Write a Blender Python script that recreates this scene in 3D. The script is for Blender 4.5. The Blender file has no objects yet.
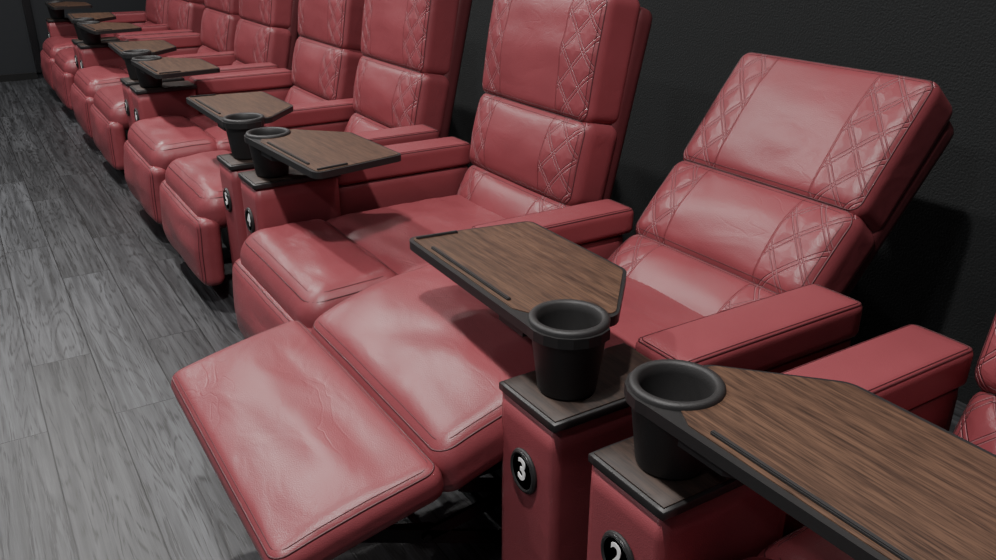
import bpy, bmesh, math
from mathutils import Vector, Matrix, noise
D=bpy.data; C=bpy.context
col=C.scene.collection
# ------------------------------------------------------------ materials
def newmat(name):
    m=D.materials.new(name); m.use_nodes=True
    nt=m.node_tree; b=nt.nodes["Principled BSDF"]
    return m,nt,b
def N(nt,t,**k):
    n=nt.nodes.new(t)
    for a,v in k.items(): setattr(n,a,v)
    return n
def mth(nt,op,a,b=None,c=None,clamp=False):
    n=nt.nodes.new("ShaderNodeMath"); n.operation=op; n.use_clamp=clamp
    for i,v in enumerate((a,b,c)):
        if v is None: continue
        if isinstance(v,(int,float)): n.inputs[i].default_value=v
        else: nt.links.new(v,n.inputs[i])
    return n.outputs[0]
def maprange(nt,v,a,b,c,d,smooth=True):
    n=nt.nodes.new("ShaderNodeMapRange"); n.interpolation_type='SMOOTHSTEP' if smooth else 'LINEAR'
    nt.links.new(v,n.inputs[0])
    for i,x in zip((1,2,3,4),(a,b,c,d)): n.inputs[i].default_value=x
    return n.outputs[0]
def mixc(nt,f,a,b,mode='MIX'):
    n=nt.nodes.new("ShaderNodeMix"); n.data_type='RGBA'; n.blend_type=mode
    if isinstance(f,(int,float)): n.inputs[0].default_value=f
    else: nt.links.new(f,n.inputs[0])
    for i,v in ((6,a),(7,b)):
        if isinstance(v,tuple): n.inputs[i].default_value=v
        else: nt.links.new(v,n.inputs[i])
    return n.outputs[2]
def leather(name,colr,quilt=False,rough=.38,wrinkle=.5):
    m,nt,b=newmat(name); L=nt.links.new
    geo=N(nt,"ShaderNodeNewGeometry")
    n1=N(nt,"ShaderNodeTexNoise"); n1.inputs["Scale"].default_value=4; n1.inputs["Detail"].default_value=3
    L(geo.outputs["Position"],n1.inputs["Vector"])
    c0=mixc(nt,maprange(nt,n1.outputs[0],.3,.7,0,1),tuple(x*.94 for x in colr)+(1,),tuple(x*1.05 for x in colr)+(1,))
    v=N(nt,"ShaderNodeTexVoronoi"); v.inputs["Scale"].default_value=450
    L(geo.outputs["Position"],v.inputs["Vector"])
    mp=N(nt,"ShaderNodeMapping"); mp.inputs["Scale"].default_value=(12,6,12); L(geo.outputs["Position"],mp.inputs["Vector"])
    n2=N(nt,"ShaderNodeTexNoise"); n2.inputs["Scale"].default_value=1; n2.inputs["Detail"].default_value=2.0; n2.inputs["Distortion"].default_value=.8; n2.inputs["Roughness"].default_value=.4
    L(mp.outputs[0],n2.inputs["Vector"])
    mp3=N(nt,"ShaderNodeMapping"); mp3.inputs["Scale"].default_value=(15,7,15); mp3.inputs["Rotation"].default_value=(.3,.2,.5); L(geo.outputs["Position"],mp3.inputs["Vector"])
    n3=N(nt,"ShaderNodeTexNoise"); n3.inputs["Scale"].default_value=1; n3.inputs["Detail"].default_value=1; n3.inputs["Distortion"].default_value=.9
    L(mp3.outputs[0],n3.inputs["Vector"])
    rid=maprange(nt,mth(nt,'ABSOLUTE',mth(nt,'SUBTRACT',n3.outputs[0],.5)),0,.04,0,1)
    cm=maprange(nt,n1.outputs[0],.48,.66,0,1)
    crease=mth(nt,'MULTIPLY',mth(nt,'SUBTRACT',1,rid),cm)
    bp=N(nt,"ShaderNodeBump"); bp.inputs["Strength"].default_value=.3; bp.inputs["Distance"].default_value=.0010
    L(v.outputs["Distance"],bp.inputs["Height"])
    bp2=N(nt,"ShaderNodeBump"); bp2.inputs["Strength"].default_value=wrinkle; bp2.inputs["Distance"].default_value=.008
    L(mth(nt,'SUBTRACT',n2.outputs[0],mth(nt,'MULTIPLY',crease,.09)),bp2.inputs["Height"]); L(bp.outputs[0],bp2.inputs["Normal"])
    out=bp2
    if quilt:
        bp2.inputs["Strength"].default_value=.3
        uv=N(nt,"ShaderNodeUVMap"); sp=N(nt,"ShaderNodeSeparateXYZ"); L(uv.outputs[0],sp.inputs[0])
        x,y=sp.outputs[0],sp.outputs[1]
        ax=mth(nt,'ABSOLUTE',x)
        mask=mth(nt,'MULTIPLY',mth(nt,'GREATER_THAN',ax,.165),mth(nt,'LESS_THAN',ax,.304))
        y2=mth(nt,'MULTIPLY',y,.84)
        ds=[]
        for op in ('ADD','SUBTRACT'):
            c=mth(nt,op,ax,y2)
            ds.append(mth(nt,'PINGPONG',c,.044))
        gs=[maprange(nt,mth(nt,'ABSOLUTE',mth(nt,'SUBTRACT',d,.0065)),.0,.0030,0,1) for d in ds]
        g=mth(nt,'MINIMUM',gs[0],gs[1])
        pf=mth(nt,'MINIMUM',maprange(nt,ds[0],.004,.034,0,1),maprange(nt,ds[1],.004,.034,0,1))
        h=mth(nt,'ADD',mth(nt,'MULTIPLY',g,.65),mth(nt,'MULTIPLY',pf,.36))
        h=mth(nt,'MULTIPLY',h,mask)
        sl=maprange(nt,mth(nt,'ABSOLUTE',mth(nt,'SUBTRACT',ax,.163)),0,.004,0,1)
        h=mth(nt,'ADD',h,mth(nt,'MULTIPLY',sl,.5))
        bq=N(nt,"ShaderNodeBump"); bq.inputs["Strength"].default_value=1; bq.inputs["Distance"].default_value=.0056
        L(h,bq.inputs["Height"]); L(bp2.outputs[0],bq.inputs["Normal"]); out=bq
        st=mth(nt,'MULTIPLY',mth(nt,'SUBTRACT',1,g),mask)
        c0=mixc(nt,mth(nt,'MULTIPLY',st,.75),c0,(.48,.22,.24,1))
    L(c0,b.inputs["Base Color"]); L(out.outputs[0],b.inputs["Normal"])
    b.inputs["Roughness"].default_value=rough
    b.inputs["Specular IOR Level"].default_value=.45
    return m
RED=(.236,.052,.062)
M_LEA=leather("red_leather",RED)
M_TAUT=leather("red_leather_taut",RED,False,.42,.15)
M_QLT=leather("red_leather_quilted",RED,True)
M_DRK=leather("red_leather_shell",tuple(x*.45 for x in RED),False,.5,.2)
def plain(name,c,rough=.5,metal=0,bump=0,scale=200):
    m,nt,b=newmat(name)
    n=N(nt,"ShaderNodeTexNoise"); n.inputs["Scale"].default_value=scale; n.inputs["Detail"].default_value=3
    g=N(nt,"ShaderNodeNewGeometry"); nt.links.new(g.outputs["Position"],n.inputs["Vector"])
    nt.links.new(mixc(nt,n.outputs[0],tuple(x*.8 for x in c)+(1,),tuple(min(1,x*1.2) for x in c)+(1,)),b.inputs["Base Color"])
    b.inputs["Roughness"].default_value=rough; b.inputs["Metallic"].default_value=metal
    if bump:
        bp=N(nt,"ShaderNodeBump"); bp.inputs["Strength"].default_value=.6; bp.inputs["Distance"].default_value=bump
        nt.links.new(n.outputs[0],bp.inputs["Height"]); nt.links.new(bp.outputs[0],b.inputs["Normal"])
    return m
M_STI=plain("seam_thread",(.075,.016,.02),.5)
M_BLK=plain("black_plastic",(.019,.018,.018),.55,0,.0006,500)
M_EDG=plain("tray_edge_rubber",(.014,.013,.013),.5)
M_STEEL=plain("black_steel",(.02,.02,.022),.35,.6)
M_WHT=plain("white_numeral",(.9,.9,.86),.5)
M_CHR=plain("badge_ring",(.05,.05,.05),.25,.5)
M_CAV=plain("black_base_cloth",(.006,.006,.006),.9)
def wood(name,c1,c2,rough=.46):
    m,nt,b=newmat(name); L=nt.links.new
    tc=N(nt,"ShaderNodeTexCoord"); mp=N(nt,"ShaderNodeMapping"); mp.inputs["Scale"].default_value=(55,2.6,20)
    L(tc.outputs["Object"],mp.inputs["Vector"])
    n=N(nt,"ShaderNodeTexNoise"); n.inputs["Scale"].default_value=1.6; n.inputs["Detail"].default_value=8; n.inputs["Roughness"].default_value=.66; n.inputs["Distortion"].default_value=.5
    L(mp.outputs[0],n.inputs["Vector"])
    mp2=N(nt,"ShaderNodeMapping"); mp2.inputs["Scale"].default_value=(460,16,10); L(tc.outputs["Object"],mp2.inputs["Vector"])
    n2=N(nt,"ShaderNodeTexNoise"); n2.inputs["Scale"].default_value=1; n2.inputs["Detail"].default_value=3; L(mp2.outputs[0],n2.inputs["Vector"])
    c=mixc(nt,maprange(nt,n.outputs[0],.32,.68,0,1),c1+(1,),c2+(1,))
    c=mixc(nt,maprange(nt,n2.outputs[0],.46,.64,0,.7),c,tuple(x*.35 for x in c1)+(1,))
    L(c,b.inputs["Base Color"]); b.inputs["Roughness"].default_value=rough
    return m
M_WOOD=wood("walnut_laminate",(.054,.028,.018),(.128,.069,.042))
M_WOODD=wood("walnut_plate",(.020,.012,.009),(.044,.025,.017),.6)
def floor_mat():
    m,nt,b=newmat("grey_vinyl_planks"); L=nt.links.new
    g=N(nt,"ShaderNodeNewGeometry")
    rot=N(nt,"ShaderNodeMapping"); rot.inputs["Rotation"].default_value=(0,0,math.radians(90)); L(g.outputs["Position"],rot.inputs["Vector"])
    br=N(nt,"ShaderNodeTexBrick"); br.inputs["Scale"].default_value=1; br.inputs["Brick Width"].default_value=1.22; br.inputs["Row Height"].default_value=.18
    br.inputs["Mortar Size"].default_value=.0022; br.inputs["Mortar Smooth"].default_value=.2; br.offset=.37
    br.inputs["Color1"].default_value=(0,0,0,1); br.inputs["Color2"].default_value=(1,1,1,1); br.inputs["Mortar"].default_value=(.5,.5,.5,1)
    L(rot.outputs[0],br.inputs["Vector"])
    sc=N(nt,"ShaderNodeVectorMath",operation='SCALE'); L(br.outputs["Color"],sc.inputs[0]); sc.inputs[3].default_value=7.3
    ad=N(nt,"ShaderNodeVectorMath",operation='ADD'); L(g.outputs["Position"],ad.inputs[0]); L(sc.outputs[0],ad.inputs[1])
    mp=N(nt,"ShaderNodeMapping"); mp.inputs["Scale"].default_value=(8,.8,1); L(ad.outputs[0],mp.inputs["Vector"])
    n=N(nt,"ShaderNodeTexNoise"); n.inputs["Scale"].default_value=1.3; n.inputs["Detail"].default_value=2.5; n.inputs["Roughness"].default_value=.5; n.inputs["Distortion"].default_value=.6
    L(mp.outputs[0],n.inputs["Vector"])
    band=mth(nt,'PINGPONG',mth(nt,'MULTIPLY',n.outputs[0],13.0),.5)
    mp2=N(nt,"ShaderNodeMapping"); mp2.inputs["Scale"].default_value=(210,9,1); L(ad.outputs[0],mp2.inputs["Vector"])
    n2=N(nt,"ShaderNodeTexNoise"); n2.inputs["Scale"].default_value=1; n2.inputs["Detail"].default_value=3; n2.inputs["Roughness"].default_value=.6; L(mp2.outputs[0],n2.inputs["Vector"])
    mp4=N(nt,"ShaderNodeMapping"); mp4.inputs["Scale"].default_value=(45,1.5,1); L(ad.outputs[0],mp4.inputs["Vector"])
    n4=N(nt,"ShaderNodeTexNoise"); n4.inputs["Scale"].default_value=1; n4.inputs["Detail"].default_value=3; L(mp4.outputs[0],n4.inputs["Vector"])
    c=mixc(nt,maprange(nt,n4.outputs[0],.3,.7,0,1),(.030,.031,.033,1),(.080,.083,.087,1))
    gr=mth(nt,'MULTIPLY',maprange(nt,n2.outputs[0],.40,.58,.15,1),maprange(nt,band,.0,.30,.95,.25))
    c=mixc(nt,gr,c,(.008,.008,.008,1))
    pl=mixc(nt,br.outputs["Color"],(.74,.73,.73,1),(1.25,1.25,1.27,1))
    c=mixc(nt,1.0,c,pl,'MULTIPLY')
    c=mixc(nt,br.outputs["Fac"],c,(.004,.004,.004,1))
    L(c,b.inputs["Base Color"]); b.inputs["Roughness"].default_value=.42
    h=mth(nt,'SUBTRACT',mth(nt,'MULTIPLY',gr,-.3),br.outputs["Fac"])
    bp=N(nt,"ShaderNodeBump"); bp.inputs["Strength"].default_value=.5; bp.inputs["Distance"].default_value=.0015
    L(h,bp.inputs["Height"]); L(bp.outputs[0],b.inputs["Normal"])
    return m
M_FLOOR=floor_mat()
M_WALL=plain("black_wall_carpet",(.011,.0125,.013),.95,0,.008,150)
M_FAR=plain("charcoal_wall_paint",(.016,.018,.021),.85)
M_CEIL=plain("black_ceiling",(.02,.02,.02),.9)
# ------------------------------------------------------------ mesh helpers
def finish(bm,name,mats,smooth=True):
    me=D.meshes.new(name); bm.normal_update(); bm.to_mesh(me); bm.free()
    for m in mats: me.materials.append(m)
    if smooth:
        for p in me.polygons: p.use_smooth=True
    return me
def obj(name,me,parent=None,mat=None):
    o=D.objects.new(name,me); col.objects.link(o)
    if parent: o.parent=parent
    if mat is not None: o.matrix_local=mat
    return o
def tube(bm,pts,r,closed=True,k=6,mi=0):
    n=len(pts); rings=[]
    for i,p in enumerate(pts):
        a=pts[(i-1)%n] if closed or i>0 else p; b=pts[(i+1)%n] if closed or i<n-1 else p
        t=(b-a).normalized()
        up=Vector((0,0,1)) if abs(t.z)<.9 else Vector((1,0,0))
        s=t.cross(up).normalized(); u=s.cross(t)
        rings.append([bm.verts.new(p+s*r*math.cos(2*math.pi*j/k)+u*r*math.sin(2*math.pi*j/k)) for j in range(k)])
    m=n if closed else n-1
    for i in range(m):
        A=rings[i];B=rings[(i+1)%n]
        for j in range(k):
            f=bm.faces.new((A[j],A[(j+1)%k],B[(j+1)%k],B[j])); f.material_index=mi
    if not closed:
        for R,fl in ((rings[0],1),(rings[-1],0)):
            f=bm.faces.new(R[::-1] if not fl else R); f.material_index=mi
def rrect(hx,hy,r,z,n=6):
    pts=[]
    for cx,cy,a0 in ((hx-r,hy-r,0),(-hx+r,hy-r,90),(-hx+r,-hy+r,180),(hx-r,-hy+r,270)):
        for i in range(n+1):
            a=math.radians(a0+90*i/n); pts.append(Vector((cx+r*math.cos(a),cy+r*math.sin(a),z)))
    return pts
_c={}
def slab(name,sx,sy,sz,r,bulge=0,n=20,mats=None,piping=True,wr=0,droop=0,seed=0):
    key=(name,sx,sy,sz,r,bulge,n,droop,seed,mats[0].name)
    if key in _c: return _c[key]
    hx,hy,hz=sx/2,sy/2,sz/2; bm=bmesh.new()
    uvl=bm.loops.layers.uv.new("UVMap")
    vs={}
    def shape(p,top=True):
        ux,uy=p.x/hx,p.y/hy
        if p.z>0: p.z+=bulge*(1-ux**4)*(1-uy*uy)*min(1,p.z/hz)
        if droop: p.z-=droop*((1-uy)/2)**3
        if wr and p.z>-hz*.5:
            f=max(0,(1-ux**6)*(1-uy**6))
            p.z+=wr*noise.noise(Vector((p.x*6+seed,p.y*13,seed*1.7)))*f
            p.z+=wr*.3*noise.noise(Vector((p.x*22+seed*2,p.y*8+3,seed)))*f*abs(ux)
        return p
    def V(a,b,c):
        k=(a,b,c)
        if k in vs: return vs[k]
        def w(i):
            t=2*i/n-1; return .45*t+.55*math.sin(t*math.pi/2)
        p=Vector((w(a)*hx,w(b)*hy,w(c)*hz))
        q=Vector((max(-hx+r,min(hx-r,p.x)),max(-hy+r,min(hy-r,p.y)),max(-hz+r,min(hz-r,p.z))))
        d=p-q
        if d.length>1e-7: p=q+d.normalized()*r
        vs[k]=bm.verts.new(shape(p)); return vs[k]
    def F(l):
        f=bm.faces.new([V(*x) for x in l])
        for lp in f.loops: lp[uvl].uv=(lp.vert.co.x,lp.vert.co.y+hy)
    for i in range(n):
        for j in range(n):
            F([(i,j,n),(i+1,j,n),(i+1,j+1,n),(i,j+1,n)])
            F([(i,j,0),(i,j+1,0),(i+1,j+1,0),(i+1,j,0)])
            F([(n,i,j),(n,i+1,j),(n,i+1,j+1),(n,i,j+1)])
            F([(0,i,j),(0,i,j+1),(0,i+1,j+1),(0,i+1,j)])
            F([(i,n,j),(i,n,j+1),(i+1,n,j+1),(i+1,n,j)])
            F([(i,0,j),(i+1,0,j),(i+1,0,j+1),(i,0,j+1)])
    if piping:
        def loop(ins,z,rr,cr):
            pts=rrect(hx-ins,hy-ins,cr,z)
            dp=[]
            for i in range(len(pts)):
                a=pts[i];b=pts[(i+1)%len(pts)]
                s=max(1,int((b-a).length/.02))
                for q in range(s): dp.append(a.lerp(b,q/s))
            for p in dp: shape(p)
            tube(bm,dp,rr,True,6,1)
        k=r*(1-math.sqrt(.5))
        loop(k,hz-k,.0020,r*.8)
        th=math.radians(26); loop(r*(1-math.sin(th)),hz-r*(1-math.cos(th)),.0010,r*.7)
    me=finish(bm,name,mats); _c[key]=me; return me
def frame(x,z,alpha,length,thick,y=0):
    a=math.radians(alpha); yh=Vector((math.sin(a),0,math.cos(a))); zh=Vector((-math.cos(a),0,math.sin(a))); xh=Vector((0,-1,0))
    c=Vector((x,y,z))+yh*length/2-zh*thick/2
    m=Matrix((( xh.x,yh.x,zh.x,c.x),(xh.y,yh.y,zh.y,c.y),(xh.z,yh.z,zh.z,c.z),(0,0,0,1)))
    return m
def T(x,y,z): return Matrix.Translation((x,y,z))
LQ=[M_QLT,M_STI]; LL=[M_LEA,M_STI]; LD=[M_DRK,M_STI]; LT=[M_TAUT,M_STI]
def rodmesh(name,segs,r):
    bm=bmesh.new()
    for a,b in segs: tube(bm,[Vector(a),Vector(b)],r,False,8)
    return finish(bm,name,[M_STEEL])
def barmesh(name,segs,h=.028,t=.008):
    bm=bmesh.new()
    for a,b in segs:
        a=Vector(a);b=Vector(b); d=(b-a); L=d.length; m=(a+b)/2
        yh=d.normalized(); zh=Vector((0,1,0)); xh=yh.cross(zh).normalized()
        M=Matrix(((xh.x,yh.x,zh.x,m.x),(xh.y,yh.y,zh.y,m.y),(xh.z,yh.z,zh.z,m.z),(0,0,0,1)))@Matrix.Diagonal((h,L,t,1))
        bmesh.ops.create_cube(bm,size=1,matrix=M)
        for e in (a,b): 
            bmesh.ops.create_cone(bm,cap_ends=True,segments=12,radius1=.009,radius2=.009,depth=.02,matrix=Matrix.Translation(e)@Matrix.Rotation(math.pi/2,4,'X'))
    return finish(bm,name,[M_STEEL],False)
def digit(s,parent,mat):
    cu=D.curves.new("numeral","FONT"); cu.body=s; cu.size=.05 if len(s)<2 else .038; cu.extrude=.001; cu.align_x='CENTER'; cu.align_y='CENTER'; cu.offset=.0007
    to=D.objects.new("tmp",cu); col.objects.link(to); C.view_layer.update()
    me=D.meshes.new_from_object(to.evaluated_get(C.evaluated_depsgraph_get())); D.objects.remove(to)
    me.materials.clear(); me.materials.append(M_WHT)
    return obj("numeral",me,parent,mat)
def lathe(name,prof,mat,k=48):
    bm=bmesh.new(); R=[]
    for r,z in prof:
        R.append([bm.verts.new((r*math.cos(2*math.pi*i/k),r*math.sin(2*math.pi*i/k),z)) for i in range(k)])
    for a,b in zip(R,R[1:]):
        for i in range(k): bm.faces.new((a[i],a[(i+1)%k],b[(i+1)%k],b[i]))
    bm.faces.new(R[0][::-1]); bm.faces.new(R[-1])
    bmesh.ops.recalc_face_normals(bm,faces=bm.faces)
    me=finish(bm,name,[mat]); return me
# ------------------------------------------------------------ recliner
ARM_Z=.605; PLATE_Z=.583
def recliner(Y,s,num,reclined=False,seed=0):
    P=D.objects.new("cinema_recliner",None); col.objects.link(P); P.empty_display_size=.2
    P.location=(1.1,Y,0); ox=-1.1
    def A(n,me,m): return obj(n,me,P,T(ox,0,0)@m)
    yc=s*-.4025
    post=slab("console_post",.285,.165,.555,.006,0,8,LT,False); A("console_post",post,T(.8575,yc,.2855))
    plate=slab("console_plate",.295,.175,.018,.004,0,6,[M_EDG,M_EDG],False); A("console_plate",plate,T(.86,yc,.572))
    pw=slab("console_plate_wood",.281,.161,.004,.0015,0,4,[M_WOODD,M_WOODD],False); A("console_plate_wood",pw,T(.86,yc,.5812))
    ya=s*-.413
    arm=slab("arm_pad",.53,.14,.085,.018,.005,16,LT); A("arm_pad",arm,T(1.268,ya,ARM_Z-.0425))
    sp=slab("arm_side_panel",.52,.125,.44,.012,0,10,LT); A("arm_side_panel",sp,T(1.262,ya,.30))
    if s>0:
        mid=slab("middle_arm_pad",.50,.13,.08,.018,.004,16,LT); A("middle_arm_pad",mid,T(1.36,.415,.53))
        mp=slab("middle_arm_panel",.46,.11,.40,.012,0,10,LT); A("middle_arm_panel",mp,T(1.35,.415,.29))
    RM=Matrix(((0,0,-1,0),(-1,0,0,0),(0,1,0,0),(0,0,0,1)))@Matrix.Diagonal((1.12,1.24,1,1))
    ring=lathe("badge",[(.001,-.004),(.034,-.004),(.036,0),(.034,.004),(.029,.005),(.028,.003),(.001,.003)],M_BLK,32)
    A("number_badge",ring,T(.7125,yc,.438)@RM)
    ringo=lathe("badge_rim",[(.028,.0028),(.0285,.006),(.031,.0065),(.033,.005),(.033,.003)],M_CHR,32)
    A("number_badge_rim",ringo,T(.7125,yc,.438)@RM)
    digit(str(num),P,T(ox,0,0)@T(.7082,yc,.440)@RM)
    if reclined: al=41; bx,bz=1.47,.385
    else: al=13; bx,bz=1.46,.375
    a=math.radians(al); yh=Vector((math.sin(a),0,math.cos(a)))
    yo=.034 if reclined else .024
    def along(t): return bx+yh.x*t, bz+yh.z*t
    x,z=along(.175); a2=math.radians(al+14)
    x-=math.sin(a2)*.215; z-=math.cos(a2)*.215
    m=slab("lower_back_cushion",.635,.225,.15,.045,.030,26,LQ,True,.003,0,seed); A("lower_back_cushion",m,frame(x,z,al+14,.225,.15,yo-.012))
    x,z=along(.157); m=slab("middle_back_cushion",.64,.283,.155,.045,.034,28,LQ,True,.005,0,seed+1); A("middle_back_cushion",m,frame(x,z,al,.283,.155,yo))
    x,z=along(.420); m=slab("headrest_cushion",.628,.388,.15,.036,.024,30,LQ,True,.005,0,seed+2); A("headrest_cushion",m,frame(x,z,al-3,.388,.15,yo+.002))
    n=Vector((-math.cos(a),0,math.sin(a)))
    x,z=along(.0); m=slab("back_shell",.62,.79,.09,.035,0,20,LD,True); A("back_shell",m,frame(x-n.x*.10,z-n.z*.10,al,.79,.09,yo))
    if reclined:
        m=slab("seat_cushion",.645,.62,.16,.05,.02,26,LL,True,.008,0,seed+3); A("seat_cushion",m,frame(.90,.515,98,.62,.16))
    else:
        m=slab("seat_cushion",.645,.62,.16,.05,.024,26,LL,True,.008,0,seed+3); A("seat_cushion",m,frame(.90,.435,90,.62,.16))
    base=slab("base_frame",.66 if not reclined else .52,.60,.25,.01,0,6,[M_CAV,M_CAV],False); A("base_frame",base,T(1.16 if not reclined else 1.22,0,.155))
    feet=lathe("foot",[(.02,0),(.022,.004),(.015,.02),(.015,.05)],M_STEEL,16)
    for fx in (1.0,1.42):
        for fy in (-.26,.26): A("foot",feet,T(fx,fy,0))
    if reclined:
        m=slab("calf_pad",.68,.38,.12,.045,.030,40,LL,True,.009,.03,seed+4); A("calf_pad",m,frame(.568,.498,81,.38,.12,.011))
        m=slab("footrest",.75,.335,.078,.032,.020,40,LL,True,.008,.006,seed+5); A("footrest",m,frame(.254,.398,79,.335,.078,.030))
        m=barmesh("footrest_linkage",sum([[((.42,y,.325),(.66,y,.36)),((.45,y,.31),(.78,y,.16)),((.66,y,.34),(.95,y,.22)),((.58,y,.25),(.95,y,.30)),((.40,y+.012,.32),(.60,y+.012,.25))] for y in (-.26,.26)],[]))
        A("footrest_linkage",m,T(0,0,0))
        m=rodmesh("cross_tube",[((.58,-.26,.25),(.58,.26,.25)),((.78,-.26,.16),(.78,.26,.16)),((.78,-.26,.16),(.98,-.26,.10)),((.78,.26,.16),(.98,.26,.10))],.012)
        A("cross_tube",m,T(0,0,0))
        m=slab("motor_housing",.22,.10,.08,.012,0,6,[M_STEEL,M_STEEL],False); A("motor_housing",m,T(.86,.02,.18))
    else:
        m=slab("seat_front_roll",.65,.32,.15,.07,.018,26,LL,True,.009,.012,seed+4); A("seat_front_roll",m,frame(.63,.445,90,.32,.15))
        m=slab("footrest_folded",.66,.27,.085,.035,.028,26,LL,True,.008,0,seed+5); A("footrest_folded",m,frame(.605,.085,2,.27,.085))
    return P
# ------------------------------------------------------------ tray table
def rpoly(pts,rs,n=6):
    out=[]; N_=len(pts)
    for i in range(N_):
        p=Vector(pts[i]);a=Vector(pts[i-1]);b=Vector(pts[(i+1)%N_]); r=rs[i]
        if r<=0: out.append(p); continue
        u=(a-p).normalized(); v=(b-p).normalized(); ang=u.angle(v)
        d=r/math.tan(ang/2); d=min(d,(a-p).length*.49,(b-p).length*.49)
        p0=p+u*d;p1=p+v*d
        for k in range(n+1):
            t=k/n; out.append((1-t)**2*p0+2*t*(1-t)*p+t*t*p1)
    return out
def prism(bm,outer,hole,z0,z1,mi):
    def loop(pts):
        v=[bm.verts.new((p[0],p[1],z0)) for p in pts]
        return v,[bm.edges.new((v[i],v[(i+1)%len(v)])) for i in range(len(v))]
    vo,eo=loop(outer); e=list(eo)
    if hole: vh,eh=loop(hole); e+=eh
    g=bmesh.ops.triangle_fill(bm,edges=e,use_beauty=True)
    fs=[f for f in g["geom"] if isinstance(f,bmesh.types.BMFace)]
    ex=bmesh.ops.extrude_face_region(bm,geom=fs)
    nv=[v for v in ex["geom"] if isinstance(v,bmesh.types.BMVert)]
    bmesh.ops.translate(bm,verts=nv,vec=(0,0,z1-z0))
TRAYM={}
def tray_mesh(s):
    if s in TRAYM: return TRAYM[s]
    def outline(o):
        R=.076-o
        arc=[(R*math.cos(math.radians(t)),R*math.sin(math.radians(t))) for t in (300,280,260,240,220,200,182)]
        body=[(-.074+o,.02),(-.062+o,.522-o),(.235-o,.475-o),(.232-o,.125+o*.4),(.080-o*.4,-.035+o)]
        rs=[0,.03,.025,.045,.04]
        return [tuple(p) for p in rpoly(body,rs)]+arc
    def mir(p): return [(x,y*s) for x,y in p]
    circ=lambda r:[(r*math.cos(2*math.pi*i/40),r*math.sin(2*math.pi*i/40)) for i in range(40)]
    bm=bmesh.new(); prism(bm,mir(outline(0)),circ(.060),-.021,-.002,0)
    bmesh.ops.recalc_face_normals(bm,faces=bm.faces)
    a=finish(bm,"tray_board",[M_EDG],False)
    o=.008
    wb=[(-.067+o,.088),(-.061+o,.522-o),(.235-o,.475-o),(.232-o,.125+o*.4),(.083,-.024)]
    body=[tuple(p) for p in rpoly(wb,[.004,.022,.018,.035,.02])]
    arc=[(.071*math.cos(math.radians(t)),.071*math.sin(math.radians(t))) for t in range(-5,136,12)]
    bm=bmesh.new(); prism(bm,mir(body+arc),None,-.004,.0,0)
    bmesh.ops.recalc_face_normals(bm,faces=bm.faces)
    b=finish(bm,"tray_wood_top",[M_WOOD],False)
    bm=bmesh.new()
    def bar(p,q,w=.008):
        p=Vector((p[0],p[1]*s,0));q=Vector((q[0],q[1]*s,0)); d=(q-p); ang=math.atan2(d.y,d.x)
        M=Matrix.Translation((p+q)/2+Vector((0,0,.0015)))@Matrix.Rotation(ang,4,'Z')@Matrix.Diagonal((d.length,w,.006,1))
        bmesh.ops.create_cube(bm,size=1,matrix=M)
    bar((-.046,.12),(-.042,.43)); bar((-.046,.498),(.05,.488))
    bmesh.ops.bevel(bm,geom=bm.edges[:],offset=.0015,segments=2,affect='EDGES')
    c=finish(bm,"pen_stop",[M_BLK],False)
    bm=bmesh.new()
    prism(bm,mir([(-.052,.066),(.045,.066),(.038,.15),(-.02,.19),(-.05,.15)]),None,-.05,-.021,0)
    bmesh.ops.recalc_face_normals(bm,faces=bm.faces)
    d=finish(bm,"tray_bracket",[M_BLK],False)
    TRAYM[s]=(a,b,c,d); return TRAYM[s]
TZ=.718
cb=-(TZ-.5836)
cup=lathe("cup_holder",[(.001,cb),(.050,cb),(.053,cb+.006),(.066,-.024),(.070,-.018),(.071,.003),(.068,.007),(.060,.008),(.056,.004),(.053,-.01),(.046,cb+.02),(.040,cb+.014),(.001,cb+.014)],M_BLK,56)
def tray(x,y,s,rot):
    P=D.objects.new("swivel_tray_table",None); col.objects.link(P); P.empty_display_size=.1
    P.location=(x,y,TZ); P.rotation_euler=(0,0,math.radians(rot))
    a,b,c,d=tray_mesh(s)
    obj("tray_board",a,P); obj("tray_wood_top",b,P,T(0,0,-.0005)); obj("pen_stop",c,P); obj("tray_bracket",d,P); obj("cup_holder",cup,P)
    return P
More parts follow.
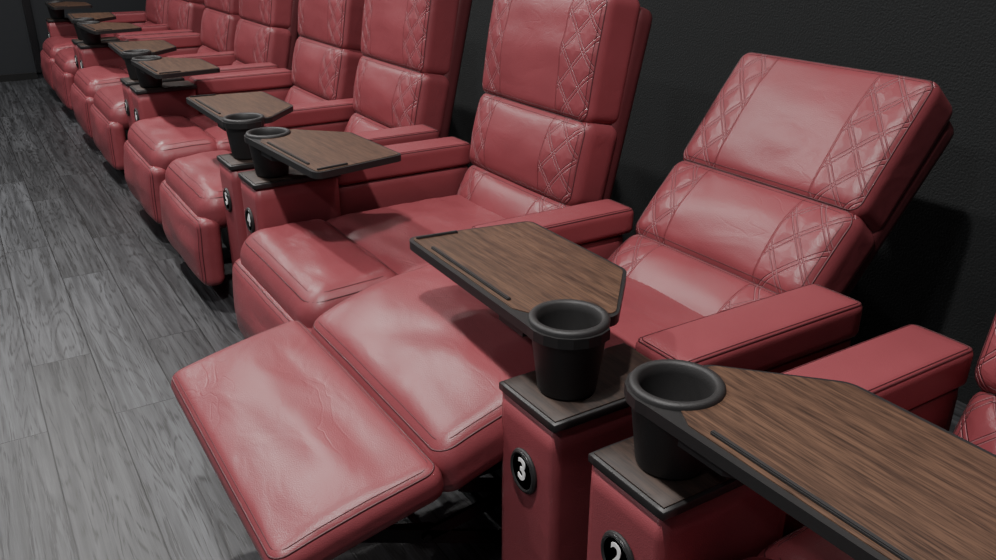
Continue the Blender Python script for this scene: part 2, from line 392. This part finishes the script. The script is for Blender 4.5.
# ------------------------------------------------------------ layout
MOD=1.9; num=1
for i in range(-1,4):
    Y0=.97+MOD*i
    recliner(Y0+.485,1,num,reclined=(i==0),seed=i*7); num+=1
    recliner(Y0+1.315,-1,num,reclined=False,seed=i*7+3); num+=1
    tray(.803,Y0+.0835,1,(-1,-.5,2,0,-2)[i+1])
    tray(.803,Y0+1.8-.0835,-1,(-1,2.5,0,2,-1)[i+1])
# ------------------------------------------------------------ room
def box(name,x0,x1,y0,y1,z0,z1,mat):
    bm=bmesh.new(); bmesh.ops.create_cube(bm,size=1)
    for v in bm.verts: v.co=Vector((x0+(v.co.x+.5)*(x1-x0),y0+(v.co.y+.5)*(y1-y0),z0+(v.co.z+.5)*(z1-z0)))
    return obj(name,finish(bm,name,[mat],False))
box("floor",-4,2.5,-2.5,9.2,-.1,0,M_FLOOR)
box("wall_right",2.38,2.5,-2.5,9.2,0,3.3,M_WALL)
box("ceiling",-4,2.5,-2.5,9.2,3.3,3.4,M_CEIL)
box("wall_far",-4,2.38,9.05,9.17,0,3.3,M_FAR)
box("trim_1",.60,.66,9.01,9.05,.06,3.3,M_STEEL)
box("baseboard_far",-4,.60,9.02,9.05,0,.06,M_CAV)
# ------------------------------------------------------------ lights
def lamp(x,y,w,size=.14,colr=(1,.97,.95),z=3.26):
    l=D.lights.new("downlight_lamp",'AREA'); l.shape='DISK'; l.size=size; l.energy=w; l.color=colr
    me=lathe("downlight",[(.085,-.0),(.1,0),(.1,-.012),(.085,-.012)],M_STEEL,24)
    f=obj("ceiling_downlight",me); f.location=(x,y,3.3)
    o=D.objects.new("lamp",l); col.objects.link(o); o.parent=f; o.location=(0,0,z-3.3)
for k in range(4):
    lamp(.1,.85+2.9*k,(90,88,76,58)[k])
for k in range(4):
    lamp(-1.7,.3+2.9*k,30,.2,(.97,.98,1))
for k in range(3):
    lamp(1.9,1.0+2.9*k,12)
w=D.worlds.new("world"); C.scene.world=w; w.use_nodes=True
w.node_tree.nodes["Background"].inputs[0].default_value=(.85,.9,1,1); w.node_tree.nodes["Background"].inputs[1].default_value=.15
# ------------------------------------------------------------ camera
cam=D.cameras.new("camera"); co=D.objects.new("camera",cam); col.objects.link(co)
co.location=(0,0,1.35); co.rotation_euler=(math.radians(90-22.97),0,math.radians(-32)); cam.lens=30.6; cam.sensor_width=36; cam.clip_start=.05
C.scene.camera=co
